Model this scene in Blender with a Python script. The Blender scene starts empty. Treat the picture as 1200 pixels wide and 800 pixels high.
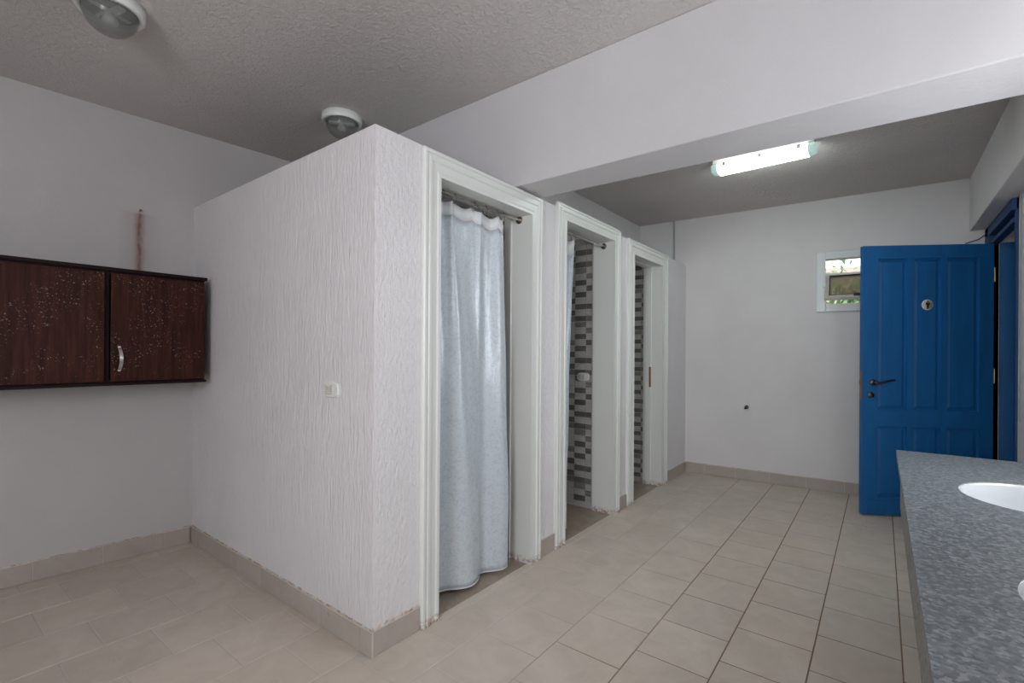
import bpy, math, random
from mathutils import Vector, Matrix
random.seed(7)
S = bpy.context.scene
COL = S.collection

# ------------------------------------------------------------------ camera
YAW, ROLL = 0.6568, 0.0064
cam_data = bpy.data.cameras.new('camera'); cam = bpy.data.objects.new('camera', cam_data); COL.objects.link(cam)
cam_data.sensor_fit = 'HORIZONTAL'; cam_data.sensor_width = 36.0
cam_data.lens = 36.0 * 561.21 / 1200.0
cam_data.shift_y = 12.48 / 1200.0
cam_data.clip_start = 0.02
fw = Vector((-math.sin(YAW), math.cos(YAW), 0)); rt = Vector((math.cos(YAW), math.sin(YAW), 0)); up = Vector((0, 0, 1))
r2 = rt * math.cos(ROLL) + up * math.sin(ROLL); u2 = up * math.cos(ROLL) - rt * math.sin(ROLL)
m = Matrix((r2, u2, -fw)).transposed().to_4x4(); m.translation = Vector((1.6814, -1.2343, 1.28))
cam.matrix_world = m
S.camera = cam

# ------------------------------------------------------------------ world, lights, exposure
W = bpy.data.worlds.new('world'); S.world = W; W.use_nodes = True
bg = W.node_tree.nodes['Background']; bg.inputs[0].default_value = (0.86, 0.93, 1.0, 1); bg.inputs[1].default_value = 2.2
S.view_settings.view_transform = 'Standard'; S.view_settings.look = 'None'
S.view_settings.exposure = 0.0; S.view_settings.gamma = 1.0; S.view_settings.use_curve_mapping = False

def area_light(name, loc, direction, sx, sy, power, color):
    d = bpy.data.lights.new(name, 'AREA'); d.shape = 'RECTANGLE'; d.size = sx; d.size_y = sy
    d.energy = power; d.color = color
    o = bpy.data.objects.new(name, d); COL.objects.link(o); o.location = loc
    o.rotation_euler = Vector(direction).to_track_quat('-Z', 'Z').to_euler()
    return o
# daylight entering the window above the washbasin counter and the window in the wall behind the camera
area_light('window_daylight', (2.41, 0.95, 1.49), (-1, 0, -0.05), 1.70, 0.62, 31, (0.95, 0.965, 1.0))
area_light('window_daylight', (1.60, -3.03, 1.72), (0, 1, -0.02), 1.10, 0.96, 60, (0.95, 0.965, 1.0))
sun_d = bpy.data.lights.new('sun', 'SUN'); sun_d.energy = 3.0; sun_d.angle = 0.02; sun_d.color = (1, 0.96, 0.88)
sun = bpy.data.objects.new('sun', sun_d); COL.objects.link(sun); sun.location = (3, 3, 8)
sun.rotation_euler = Vector((0.55, 0.12, -0.8)).to_track_quat('-Z', 'Y').to_euler()

# ------------------------------------------------------------------ materials
def mat(name, color, rough=0.6, metal=0.0):
    mt = bpy.data.materials.new(name); mt.use_nodes = True
    b = mt.node_tree.nodes['Principled BSDF']
    b.inputs['Base Color'].default_value = (*color, 1); b.inputs['Roughness'].default_value = rough
    b.inputs['Metallic'].default_value = metal
    return mt
class N:
    def __init__(s, mt): s.t = mt.node_tree; s.b = s.t.nodes['Principled BSDF']
    def new(s, typ, **kw):
        n = s.t.nodes.new(typ)
        for k, v in kw.items():
            if isinstance(k, str) and hasattr(n, k): setattr(n, k, v)
        return n
    def link(s, a, b): s.t.links.new(a, b)
    def pos(s):
        return s.new('ShaderNodeNewGeometry').outputs['Position']
    def noise(s, vec, scale, detail=3, rough=0.5, dist=0.0):
        n = s.new('ShaderNodeTexNoise'); n.inputs['Scale'].default_value = scale; n.inputs['Detail'].default_value = detail
        n.inputs['Roughness'].default_value = rough; n.inputs['Distortion'].default_value = dist
        s.link(vec, n.inputs['Vector']); return n.outputs['Fac']
    def scale(s, vec, sc):
        n = s.new('ShaderNodeMapping'); n.inputs['Scale'].default_value = sc; s.link(vec, n.inputs['Vector']); return n.outputs['Vector']
    def ramp(s, fac, stops):
        n = s.new('ShaderNodeValToRGB'); cr = n.color_ramp
        while len(cr.elements) < len(stops): cr.elements.new(0.5)
        for e, (p, c) in zip(cr.elements, stops):
            e.position = p; e.color = (*c, 1) if len(c) == 3 else c
        s.link(fac, n.inputs[0]); return n.outputs[0]
    def mix(s, fac, a, b, mode='MIX'):
        n = s.new('ShaderNodeMix'); n.data_type = 'RGBA'; n.blend_type = mode
        for inp, v in ((n.inputs[0], fac), (n.inputs[6], a), (n.inputs[7], b)):
            if isinstance(v, (int, float)): inp.default_value = v
            elif isinstance(v, tuple): inp.default_value = (*v, 1)
            else: s.link(v, inp)
        return n.outputs[2]
    def math(s, op, a, b=None, clamp=False):
        n = s.new('ShaderNodeMath'); n.operation = op; n.use_clamp = clamp
        for i, v in enumerate((a, b)):
            if v is None: continue
            if isinstance(v, (int, float)): n.inputs[i].default_value = v
            else: s.link(v, n.inputs[i])
        return n.outputs[0]
    def bump(s, h, strength, dist):
        n = s.new('ShaderNodeBump'); n.inputs['Strength'].default_value = strength; n.inputs['Distance'].default_value = dist
        s.link(h, n.inputs['Height']); s.link(n.outputs[0], s.b.inputs['Normal']); return n
    def xyz(s, vec):
        n = s.new('ShaderNodeSeparateXYZ'); s.link(vec, n.inputs[0]); return n.outputs
    def color(s, c): s.link(c, s.b.inputs['Base Color'])

def smooth_plaster(name, color, bump=0.25, scale=160):
    mt = mat(name, color, 0.75); n = N(mt); p = n.pos()
    f = n.noise(p, 1.7, 4, 0.6)
    dk = tuple(c * 0.93 for c in color)
    n.color(n.ramp(f, [(0.3, dk), (0.65, color)]))
    h = n.math('ADD', n.noise(p, scale, 3, 0.6), n.noise(p, 14, 3, 0.5))
    n.bump(h, bump, 0.004); return mt
def combed_plaster(name, color):
    mt = mat(name, color, 0.7); n = N(mt); p = n.pos()
    f = n.noise(p, 2.2, 4, 0.6)
    n.color(n.ramp(f, [(0.3, tuple(c * 0.94 for c in color)), (0.65, color)]))
    g = n.noise(n.scale(p, (150, 150, 15)), 1.0, 3, 0.6, 0.4)
    s = n.noise(n.scale(p, (45, 45, 30)), 1.0, 5, 0.65)
    g2 = n.noise(n.scale(p, (60, 60, 6)), 1.0, 2, 0.5)
    nm = n.new('ShaderNodeNewGeometry'); ny = n.math('ABSOLUTE', n.xyz(nm.outputs['True Normal'])[1])
    comb = n.math('ADD', n.math('MULTIPLY', g, 1.0), n.math('MULTIPLY', g2, 0.7))
    h = n.mix(ny, n.math('ADD', n.math('MULTIPLY', s, 1.0), n.math('MULTIPLY', g, 0.35)), comb)
    n.bump(h, 1.0, 0.010); return mt
def ceiling_plaster(name, color):
    mt = mat(name, color, 0.85); n = N(mt); p = n.pos()
    f = n.noise(p, 1.1, 3, 0.6)
    n.color(n.ramp(f, [(0.3, tuple(c * 0.9 for c in color)), (0.7, color)]))
    h = n.noise(p, 42, 5, 0.66, 0.8)
    n.bump(h, 1.0, 0.012); return mt

WALL = (0.70, 0.68, 0.685)
M_wall = smooth_plaster('painted_plaster', WALL)
M_comb = combed_plaster('combed_plaster', (0.79, 0.77, 0.785))
M_ceil = ceiling_plaster('ceiling_plaster', (0.66, 0.62, 0.60))
M_ceil_beam = smooth_plaster('beam_plaster', (0.62, 0.605, 0.62), 0.3, 110)

# left wall: plaster with a rusty streak below the nail
M_left = smooth_plaster('left_wall_plaster', (0.53, 0.51, 0.51))  # base colour darkened in place of lens vignetting on this side
def add_streak(mt, y0, z0, z1, w):
    n = N(mt); p = n.pos(); x, y, z = n.xyz(p)
    base = n.b.inputs['Base Color'].links[0].from_socket
    wob = n.math('MULTIPLY', n.math('SUBTRACT', n.noise(p, 12, 2), 0.5), 0.02)
    d = n.math('ABSOLUTE', n.math('SUBTRACT', n.math('ADD', y, wob), y0))
    core = n.math('MULTIPLY', n.math('POWER', n.math('SUBTRACT', 1.0, n.math('DIVIDE', d, w), True), 1.3), 0.75)
    halo = n.math('MULTIPLY', n.math('SUBTRACT', 1.0, n.math('DIVIDE', d, w * 3.2), True), 0.28)
    a = n.math('MULTIPLY', n.math('SUBTRACT', z, z1), 60, True); b = n.math('MULTIPLY', n.math('SUBTRACT', z0, z), 60, True)
    v = n.math('ADD', 0.25, n.math('MULTIPLY', n.noise(n.scale(p, (60, 60, 25)), 1.0, 3), 1.2))
    k = n.math('MULTIPLY', n.math('MULTIPLY', a, b), n.math('ADD', n.math('MULTIPLY', n.math('MULTIPLY', core, v), 0.9), halo), True)
    n.color(n.mix(k, base, (0.20, 0.075, 0.055)))
add_streak(M_left, -0.29, 2.14, 1.72, 0.036)

M_trim = mat('white_gloss_paint', (0.72, 0.735, 0.71), 0.38); n = N(M_trim); p = n.pos()
z_ = n.xyz(p)[2]
low = n.math('MULTIPLY', n.math('SUBTRACT', 0.05, z_), 28, True)
st = n.math('MULTIPLY', low, n.math('MULTIPLY', n.math('SUBTRACT', n.noise(p, 45, 4, 0.7), 0.42), 6, True))
spot = n.math('MULTIPLY', n.math('SUBTRACT', n.noise(p, 38, 4, 0.6), 0.70), 6, True)
wd = n.mix(st, n.mix(n.math('MULTIPLY', spot, 0.4), (0.72, 0.735, 0.71), (0.45, 0.42, 0.35)), (0.33, 0.17, 0.10))
n.color(wd); n.bump(n.noise(n.scale(p, (120, 120, 6)), 1.0, 2), 0.12, 0.002)

def tile_mat(name, c1, c2, rough=0.5):
    mt = mat(name, c1, rough); n = N(mt); p = n.pos()
    a = n.noise(p, 5.5, 6, 0.66, 0.8); b = n.noise(p, 38, 4, 0.6)
    base = n.ramp(a, [(0.32, c2), (0.62, c1)])
    base = n.mix(n.math('MULTIPLY', n.math('SUBTRACT', n.noise(p, 1.3, 4, 0.6), 0.42), 1.6, True), base, tuple(c * f for c, f in zip(c1, (0.93, 0.86, 0.80))))
    oi = n.new('ShaderNodeObjectInfo').outputs['Random']
    g = n.math('ADD', 0.95, n.math('MULTIPLY', oi, 0.08))
    cc = n.new('ShaderNodeCombineColor')
    for i in range(3): n.link(g, cc.inputs[i])
    base = n.mix(1.0, base, cc.outputs[0], 'MULTIPLY')
    scuff = n.math('MULTIPLY', n.math('SUBTRACT', n.noise(n.scale(p, (1, 1.6, 1)), 17, 5, 0.72, 1.2), 0.66), 9, True)
    base = n.mix(n.math('MULTIPLY', scuff, 0.7), base, (0.16, 0.11, 0.08))
    n.color(base); n.bump(b, 0.12, 0.002); return mt
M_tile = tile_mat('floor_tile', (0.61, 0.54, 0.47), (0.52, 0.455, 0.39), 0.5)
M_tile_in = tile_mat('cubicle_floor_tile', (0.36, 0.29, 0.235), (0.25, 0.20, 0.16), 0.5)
M_skirt = tile_mat('skirting_tile', (0.45, 0.40, 0.36), (0.39, 0.345, 0.31), 0.4)
M_grout = mat('floor_grout', (0.33, 0.29, 0.25), 0.9); n = N(M_grout); p = n.pos()
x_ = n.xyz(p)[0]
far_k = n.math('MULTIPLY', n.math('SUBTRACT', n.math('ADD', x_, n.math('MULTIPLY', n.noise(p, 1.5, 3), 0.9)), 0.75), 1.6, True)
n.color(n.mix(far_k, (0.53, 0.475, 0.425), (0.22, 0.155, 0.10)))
M_grout_light = mat('light_grout', (0.58, 0.53, 0.48), 0.9)
M_mortar = mat('ragged_mortar', (0.55, 0.48, 0.42), 0.9); n = N(M_mortar)
n.color(n.ramp(n.noise(n.pos(), 22, 4, 0.7), [(0.42, (0.62, 0.58, 0.54)), (0.6, (0.36, 0.25, 0.18))]))
M_stone = mat('threshold_stone', (0.56, 0.50, 0.44), 0.6)

M_dk = mat('mosaic_dark', (0.17, 0.16, 0.148), 0.3); M_md = mat('mosaic_mid', (0.26, 0.25, 0.235), 0.3)
M_lt = mat('mosaic_light', (0.52, 0.52, 0.50), 0.3); M_mg = mat('mosaic_grout', (0.56, 0.55, 0.53), 0.8)
for mm, s in ((M_dk, 0.3), (M_md, 0.3), (M_lt, 0.15)):
    n = N(mm); p = n.pos(); c = n.b.inputs['Base Color'].default_value[:3]
    n.color(n.ramp(n.noise(n.scale(p, (9, 9, 60)), 1.0, 4, 0.6), [(0.3, tuple(v * (1 - s) for v in c)), (0.7, tuple(v * (1 + s * .5) for v in c))]))

M_blue = mat('blue_gloss_paint', (0.004, 0.08, 0.25), 0.6); n = N(M_blue); p = n.pos()
n.color(n.ramp(n.noise(n.scale(p, (14, 14, 2)), 1.0, 4, 0.6), [(0.3, (0.004, 0.105, 0.31)), (0.7, (0.005, 0.13, 0.375))]))
n.bump(n.noise(n.scale(p, (90, 90, 8)), 1.0, 3), 0.15, 0.002)
M_blue_dark = mat('blue_frame_paint', (0.003, 0.045, 0.15), 0.6)

M_wood = mat('mahogany_laminate', (0.06, 0.018, 0.012), 0.5)
M_wood.node_tree.nodes['Principled BSDF'].inputs['Specular IOR Level'].default_value = 0.14; n = N(M_wood)
tc = n.new('ShaderNodeTexCoord').outputs['Object']; p = n.pos()
gr = n.noise(n.scale(p, (40, 40, 3.0)), 1.0, 5, 0.65, 0.5)
wood = n.ramp(gr, [(0.25, (0.014, 0.0045, 0.0035)), (0.5, (0.042, 0.013, 0.009)), (0.75, (0.075, 0.024, 0.015))])
sp = n.math('MULTIPLY', n.math('SUBTRACT', n.noise(p, 130, 2, 0.6), 0.655), 26, True)
zone = n.math('MULTIPLY', n.math('SUBTRACT', n.noise(p, 5.0, 2, 0.5), 0.45), 8, True)
spots = n.math('MULTIPLY', sp, zone)
n.color(n.mix(n.math('MULTIPLY', spots, 0.85), wood, (0.42, 0.34, 0.30)))
n.bump(gr, 0.08, 0.002)
M_wood_edge = mat('mahogany_edge', (0.016, 0.007, 0.007), 0.5)
M_wood_edge.node_tree.nodes['Principled BSDF'].inputs['Specular IOR Level'].default_value = 0.12

M_granite = mat('grey_granite', (0.2, 0.21, 0.22), 0.45); n = N(M_granite); p = n.pos()
v = n.new('ShaderNodeTexVoronoi'); v.inputs['Scale'].default_value = 150; n.link(p, v.inputs['Vector'])
vv = n.xyz(v.outputs['Color'])[0]
g1 = n.ramp(vv, [(0.0, (0.045, 0.053, 0.060)), (0.35, (0.095, 0.108, 0.120)), (0.7, (0.15, 0.165, 0.178)), (1.0, (0.30, 0.315, 0.325))])
g2 = n.ramp(n.noise(p, 60, 4, 0.65), [(0.35, (0.065, 0.078, 0.09)), (0.65, (0.20, 0.218, 0.232))])
n.color(n.mix(0.4, g1, g2))
M_granite_edge = mat('granite_edge', (0.26, 0.26, 0.25), 0.55); n = N(M_granite_edge); p = n.pos()
n.color(n.ramp(n.noise(p, 70, 4, 0.7), [(0.35, (0.13, 0.135, 0.13)), (0.65, (0.34, 0.335, 0.31))]))
M_ceramic = mat('white_ceramic', (0.56, 0.58, 0.60), 0.08)
M_steel = mat('brushed_steel', (0.55, 0.53, 0.5), 0.25, 1.0)
M_dsteel = mat('tarnished_steel', (0.22, 0.19, 0.16), 0.35, 1.0)
M_brass = mat('aged_brass', (0.40, 0.27, 0.10), 0.35, 1.0)
M_bronze = mat('dark_bronze', (0.16, 0.13, 0.10), 0.4, 1.0)
M_rust = mat('rusty_metal', (0.25, 0.12, 0.07), 0.8)
M_black = mat('black_plastic', (0.012, 0.012, 0.012), 0.5)
M_white = mat('white_plastic', (0.72, 0.74, 0.72), 0.35)
M_offwhite = mat('cream_plastic', (0.62, 0.60, 0.53), 0.4)
M_frame_w = mat('white_window_profile', (0.66, 0.70, 0.72), 0.3)
M_alu = mat('grey_sash_profile', (0.58, 0.565, 0.51), 0.4)
M_gasket = mat('rubber_gasket', (0.03, 0.025, 0.02), 0.7)
M_grey = mat('grey_pvc', (0.36, 0.38, 0.38), 0.5)
def glass(name, color, rough=0.0, ior=1.45):
    mt = mat(name, color, rough); b = mt.node_tree.nodes['Principled BSDF']
    b.inputs['Transmission Weight'].default_value = 1.0; b.inputs['IOR'].default_value = ior; return mt
M_glass = glass('clear_glass', (0.86, 0.90, 0.88), 0.03, 1.3)
def thin_glass(name, tint, amount, rough, film=(0.5, 0.5, 0.5)):
    mt = mat(name, film, rough); nd = mt.node_tree.nodes; lk = mt.node_tree.links
    tr = nd.new('ShaderNodeBsdfTransparent'); tr.inputs[0].default_value = (*tint, 1)
    mx = nd.new('ShaderNodeMixShader'); mx.inputs[0].default_value = amount
    lk.new(tr.outputs[0], mx.inputs[1]); lk.new(nd['Principled BSDF'].outputs[0], mx.inputs[2])
    lk.new(mx.outputs[0], nd['Material Output'].inputs[0]); return mt
M_pane = thin_glass('window_glass', (0.97, 0.98, 0.97), 0.06, 0.02)
M_dome = thin_glass('dome_glass', (0.93, 0.93, 0.92), 0.22, 0.12, (0.32, 0.33, 0.32))
M_fpane = thin_glass('patterned_glass', (0.62, 0.56, 0.42), 0.45, 0.3, (0.42, 0.38, 0.28))
n = N(M_fpane); n.bump(n.noise(n.pos(), 120, 3), 0.5, 0.004)
M_refl = mat('grey_reflector', (0.16, 0.17, 0.165), 0.4)
M_bulb = mat('frosted_bulb', (0.42, 0.43, 0.42), 0.35)

M_emit = mat('lit_diffuser', (0.9, 1.0, 0.97), 0.4)
b = M_emit.node_tree.nodes['Principled BSDF']; b.inputs['Emission Color'].default_value = (0.90, 1.0, 0.96, 1); b.inputs['Emission Strength'].default_value = 26.0
M_emit_end = mat('diffuser_end', (0.6, 0.85, 0.8), 0.3)
b = M_emit_end.node_tree.nodes['Principled BSDF']; b.inputs['Emission Color'].default_value = (0.6, 0.9, 0.86, 1); b.inputs['Emission Strength'].default_value = 0.35

M_cloth = mat('silver_satin', (0.55, 0.585, 0.62), 0.36); n = N(M_cloth)
n.b.inputs['Metallic'].default_value = 0.14
p = n.pos(); x_, y_, z2 = n.xyz(p)
cx_ = n.new('ShaderNodeCombineXYZ'); n.link(n.math('MULTIPLY', y_, 1.0), cx_.inputs[0]); n.link(z2, cx_.inputs[1])
vo = n.new('ShaderNodeTexVoronoi'); vo.inputs['Scale'].default_value = 26; n.link(cx_.outputs[0], vo.inputs['Vector'])
leaf = n.noise(cx_.outputs[0], 34, 2, 0.4, 2.2)
jac = n.math('MULTIPLY', n.math('SUBTRACT', leaf, 0.5), 9, True)
n.link(n.math('ADD', 0.34, n.math('MULTIPLY', jac, 0.14)), n.b.inputs['Roughness'])
n.color(n.mix(jac, (0.58, 0.635, 0.685), (0.51, 0.565, 0.615)))
n.bump(n.noise(n.scale(p, (25, 25, 7)), 1.0, 3, 0.6, 0.5), 0.35, 0.012)
M_hem = mat('white_hem_cloth', (0.68, 0.69, 0.70), 0.6)

M_leaf = mat('shrub_leaves', (0.10, 0.22, 0.06), 0.5); n = N(M_leaf)
n.color(n.ramp(n.noise(n.pos(), 9, 3), [(0.3, (0.05, 0.13, 0.035)), (0.7, (0.20, 0.34, 0.12))]))
M_bark = mat('bark', (0.12, 0.08, 0.05), 0.9)
M_ground = mat('garden_ground', (0.30, 0.26, 0.19), 0.95)
M_pink = mat('pink_render', (0.72, 0.52, 0.46), 0.9)
M_sky_block = mat('sky_block_render', (0.25, 0.25, 0.25), 0.9)  # dim surface of the box added to block sky light at the doorway
M_sign = mat('sign_face', (0.55, 0.50, 0.42), 0.4)
M_ply = mat('masonry_support', (0.42, 0.40, 0.38), 0.9)

# ------------------------------------------------------------------ mesh helpers
class MB:
    def __init__(s): s.v = []; s.f = []; s.mi = []; s.sm = []
    def add(s, vs, fs, mi=0, sm=False):
        o = len(s.v); s.v += [tuple(v) for v in vs]
        for f in fs: s.f.append([i + o for i in f]); s.mi.append(mi); s.sm.append(sm)
        return s
    def box(s, x0, x1, y0, y1, z0, z1, mi=0):
        vs = [(x, y, z) for z in (z0, z1) for y in (y0, y1) for x in (x0, x1)]
        return s.add(vs, [(0, 2, 3, 1), (4, 5, 7, 6), (0, 1, 5, 4), (2, 6, 7, 3), (0, 4, 6, 2), (1, 3, 7, 5)], mi)
    def prism(s, pts, z0, z1, mi=0, axis='z', sm=False):
        n = len(pts)
        def P(a, b, c): return {'z': (a, b, c), 'x': (c, a, b), 'y': (a, c, b)}[axis]
        vs = [P(a, b, z0) for a, b in pts] + [P(a, b, z1) for a, b in pts]
        s.add(vs, [tuple(range(n))[::-1], tuple(range(n, 2 * n))], mi)
        return s.add(vs, [(i, (i + 1) % n, n + (i + 1) % n, n + i) for i in range(n)], mi, sm)
    def tube(s, path, r, seg=12, mi=0, cap=True):
        path = [Vector(p) for p in path]; rings = []
        rr = r if isinstance(r, (list, tuple)) else [r] * len(path)
        t0 = (path[1] - path[0]).normalized(); a = Vector((0, 0, 1)) if abs(t0.z) < 0.9 else Vector((1, 0, 0))
        u = t0.cross(a).normalized()
        for i, pt in enumerate(path):
            t = (path[min(i + 1, len(path) - 1)] - path[max(i - 1, 0)]).normalized()
            u = (u - t * u.dot(t)).normalized(); w = t.cross(u)
            rings.append([pt + (u * math.cos(k * 2 * math.pi / seg) + w * math.sin(k * 2 * math.pi / seg)) * rr[i] for k in range(seg)])
        vs = [v for r_ in rings for v in r_]; fs = []
        for i in range(len(path) - 1):
            for k in range(seg):
                k2 = (k + 1) % seg; fs.append((i * seg + k, i * seg + k2, (i + 1) * seg + k2, (i + 1) * seg + k))
        s.add(vs, fs, mi, True)
        if cap: s.add(rings[0], [tuple(range(seg))[::-1]], mi); s.add(rings[-1], [tuple(range(seg))], mi)
        return s
    def lathe(s, prof, c, seg=32, mi=0, axis=(0, 0, 1), sx=1.0, sy=1.0):
        ax = Vector(axis).normalized(); a = Vector((1, 0, 0)) if abs(ax.x) < 0.9 else Vector((0, 1, 0))
        u = (a - ax * a.dot(ax)).normalized(); w = ax.cross(u); c = Vector(c); vs = []
        for r, h in prof:
            for k in range(seg):
                t = k * 2 * math.pi / seg; vs.append(c + ax * h + u * (math.cos(t) * r * sx) + w * (math.sin(t) * r * sy))
        fs = []
        for i in range(len(prof) - 1):
            for k in range(seg):
                k2 = (k + 1) % seg; fs.append((i * seg + k, i * seg + k2, (i + 1) * seg + k2, (i + 1) * seg + k))
        s.add(vs, fs, mi, True)
        if prof[0][0] > 1e-6: s.add(vs[:seg], [tuple(range(seg))[::-1]], mi)
        if prof[-1][0] > 1e-6: s.add(vs[-seg:], [tuple(range(seg))], mi)
        return s
    def mesh(s, name, mats):
        me = bpy.data.meshes.new(name); me.from_pydata(s.v, [], s.f)
        for m_ in (mats if isinstance(mats, (list, tuple)) else [mats]): me.materials.append(m_)
        me.polygons.foreach_set('material_index', s.mi); me.polygons.foreach_set('use_smooth', s.sm)
        me.update(); return me
    def obj(s, name, mats, parent=None, bevel=0, world=True, seg=2):
        """mesh coordinates are world coordinates (world=True) or local to the parent"""
        if parent is not None and world:
            pw = Matrix.Translation(parent.location) @ parent.rotation_euler.to_matrix().to_4x4()
            g = parent.parent
            while g is not None:
                pw = Matrix.Translation(g.location) @ g.rotation_euler.to_matrix().to_4x4() @ pw; g = g.parent
            inv = pw.inverted(); s.v = [tuple(inv @ Vector(v)) for v in s.v]
        o = bpy.data.objects.new(name, s.mesh(name, mats)); COL.objects.link(o)
        if parent is not None: o.parent = parent
        if bevel:
            b_ = o.modifiers.new('bevel', 'BEVEL'); b_.width = bevel; b_.segments = seg; b_.limit_method = 'ANGLE'
        return o
def tag(o, label=None, cat=None, group=None, kind=None):
    if label: o['label'] = label
    if cat: o['category'] = cat
    if group: o['group'] = group
    if kind: o['kind'] = kind
    return o
def empty(name, loc=(0, 0, 0), rz=0.0, parent=None, **kw):
    o = bpy.data.objects.new(name, None); COL.objects.link(o); o.location = loc; o.rotation_euler = (0, 0, rz)
    o.empty_display_size = 0.1
    if parent: o.parent = parent
    return tag(o, **kw)
def struct(name, mb, mats, bevel=0, parent=None):
    o = mb.obj(name, mats, parent, bevel)
    if parent is None: o['kind'] = 'structure'
    return o

# ------------------------------------------------------------------ dimensions
XR = 2.375            # right wall face
YB = -3.0             # wall behind the camera
HC = 2.73             # ceiling
HW = 2.232             # cubicle walls
def xl(y): return -1.9653 + 0.0768 * y
def yfar(x): return 4.0315 + 0.0614 * x

# ------------------------------------------------------------------ floor with tiles
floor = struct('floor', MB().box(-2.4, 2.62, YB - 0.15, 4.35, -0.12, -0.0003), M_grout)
PX, PY, GX = 0.3027, 0.3090, 0.0058
tile_cache = {}
def tile_mesh(w, d, mt):
    k = (round(w, 3), round(d, 3), mt.name)
    if k not in tile_cache:
        e = 0.0008; mb = MB()
        vs = [(-w/2, -d/2, -.01), (w/2, -d/2, -.01), (w/2, d/2, -.01), (-w/2, d/2, -.01),
              (-w/2, -d/2, -e), (w/2, -d/2, -e), (w/2, d/2, -e), (-w/2, d/2, -e),
              (-w/2+e, -d/2+e, 0), (w/2-e, -d/2+e, 0), (w/2-e, d/2-e, 0), (-w/2+e, d/2-e, 0)]
        fs = [(8, 9, 10, 11)] + [(a, (a+1) % 4, (a+1) % 4 + 4, a + 4) for a in range(4)] + [(a+4, (a+1) % 4 + 4, (a+1) % 4 + 8, a + 8) for a in range(4)]
        tile_cache[k] = mb.add(vs, fs).mesh('tile', mt)
    return tile_cache[k]
cells = []
for k in range(-9, 8):
    a, b_ = 0.547 + PX * k, 0.547 + PX * (k + 1)
    off = 0.115 if k % 2 else 0.262
    for j in range(-12, 14):
        c, d = off + PY * j, off + PY * (j + 1)
        cells.append((a + GX/2, b_ - GX/2, c + GX/2, d - GX/2))
room, rest = [], MB()
for a, b_, c, d in cells:
    # clip to the room (L-shape): main part x>0, left bay y<0
    for (rx0, rx1, ry0, ry1) in ((0.0, XR, YB, 4.17), (-2.19, -0.0001, YB, 0.0)):
        x0, x1, y0, y1 = max(a, rx0), min(b_, rx1), max(c, ry0), min(d, ry1)
        if rx0 == 0.0 and y1 < 0 and a < 0 < b_: x0 = a     # tiles run through where there is no wall
        if rx0 < -1 and b_ > 0: continue
        if x1 - x0 < 0.03 or y1 - y0 < 0.03: continue
        room.append((x0, x1, y0, y1))
room.sort(key=lambda r: -(r[3]))
for i, (x0, x1, y0, y1) in enumerate(room):
    if i < 240:
        o = bpy.data.objects.new('tile', tile_mesh(x1 - x0, y1 - y0, M_tile)); COL.objects.link(o); o.parent = floor
        o.location = ((x0 + x1)/2, (y0 + y1)/2, random.uniform(0.0003, 0.0011))
    else: rest.box(x0, x1, y0, y1, -0.01, 0.0005)
if rest.v:
    o = rest.obj('tile_field', M_tile, floor); o['kind'] = 'stuff'
# cubicle floors
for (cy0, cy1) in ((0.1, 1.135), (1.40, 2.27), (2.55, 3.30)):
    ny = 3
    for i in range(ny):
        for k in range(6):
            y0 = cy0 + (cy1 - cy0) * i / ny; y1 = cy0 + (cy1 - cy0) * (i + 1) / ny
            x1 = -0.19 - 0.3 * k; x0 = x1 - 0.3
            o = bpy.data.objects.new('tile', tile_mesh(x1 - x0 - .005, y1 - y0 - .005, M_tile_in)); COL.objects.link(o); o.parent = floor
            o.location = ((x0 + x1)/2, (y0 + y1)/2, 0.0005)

# ------------------------------------------------------------------ shell
ceil = struct('ceiling', MB().box(-2.4, 2.62, YB - 0.15, 4.35, HC, HC + 0.12), M_ceil)
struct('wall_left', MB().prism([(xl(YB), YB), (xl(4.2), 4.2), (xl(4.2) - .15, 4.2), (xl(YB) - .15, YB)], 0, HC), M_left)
BW = (1.03, 2.17, 1.22, 2.22)
struct('wall_back', MB().box(-2.35, BW[0], YB - 0.15, YB, 0, HC).box(BW[1], 2.6, YB - 0.15, YB, 0, HC).box(BW[0], BW[1], YB - 0.15, YB, 0, BW[2]).box(BW[0], BW[1], YB - 0.15, YB, BW[3], HC), M_wall)
# far wall with a window opening, drawn in (x, z) and offset along its slight skew
WX0, WX1, WZ0, WZ1 = 1.235, 1.775, 1.72, 2.19
mb = MB()
def farbox(x0, x1, z0, z1, d0=0.0, d1=0.18):
    vs = [(x, yfar(x) + d, z) for z in (z0, z1) for d in (d0, d1) for x in (x0, x1)]
    return vs, [(0, 2, 3, 1), (4, 5, 7, 6), (0, 1, 5, 4), (2, 6, 7, 3), (0, 4, 6, 2), (1, 3, 7, 5)]
for a in ((-2.1, WX0, 0, HC), (WX1, 2.6, 0, HC), (WX0, WX1, 0, WZ0), (WX0, WX1, WZ1, HC)): mb.add(*farbox(*a))
struct('wall_far', mb, M_wall)
# right wall: doorway near the far end, side window above the counter behind the camera
DY0, DY1, DZ = 3.19, 4.02, 2.30
mb = MB()
x0, x1 = XR, XR + 0.22
SW = (0.07, 1.83, 1.14, 1.84)
mb.box(x0, x1, YB, SW[0], 0, HC).box(x0, x1, SW[1], DY0, 0, HC).box(x0, x1, SW[0], SW[1], 0, SW[2]).box(x0, x1, SW[0], SW[1], SW[3], HC)
mb.box(x0, x1, DY1, 4.17, 0, HC).box(x0, x1, DY0, DY1, DZ, HC)
struct('wall_right', mb, M_wall)

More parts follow.
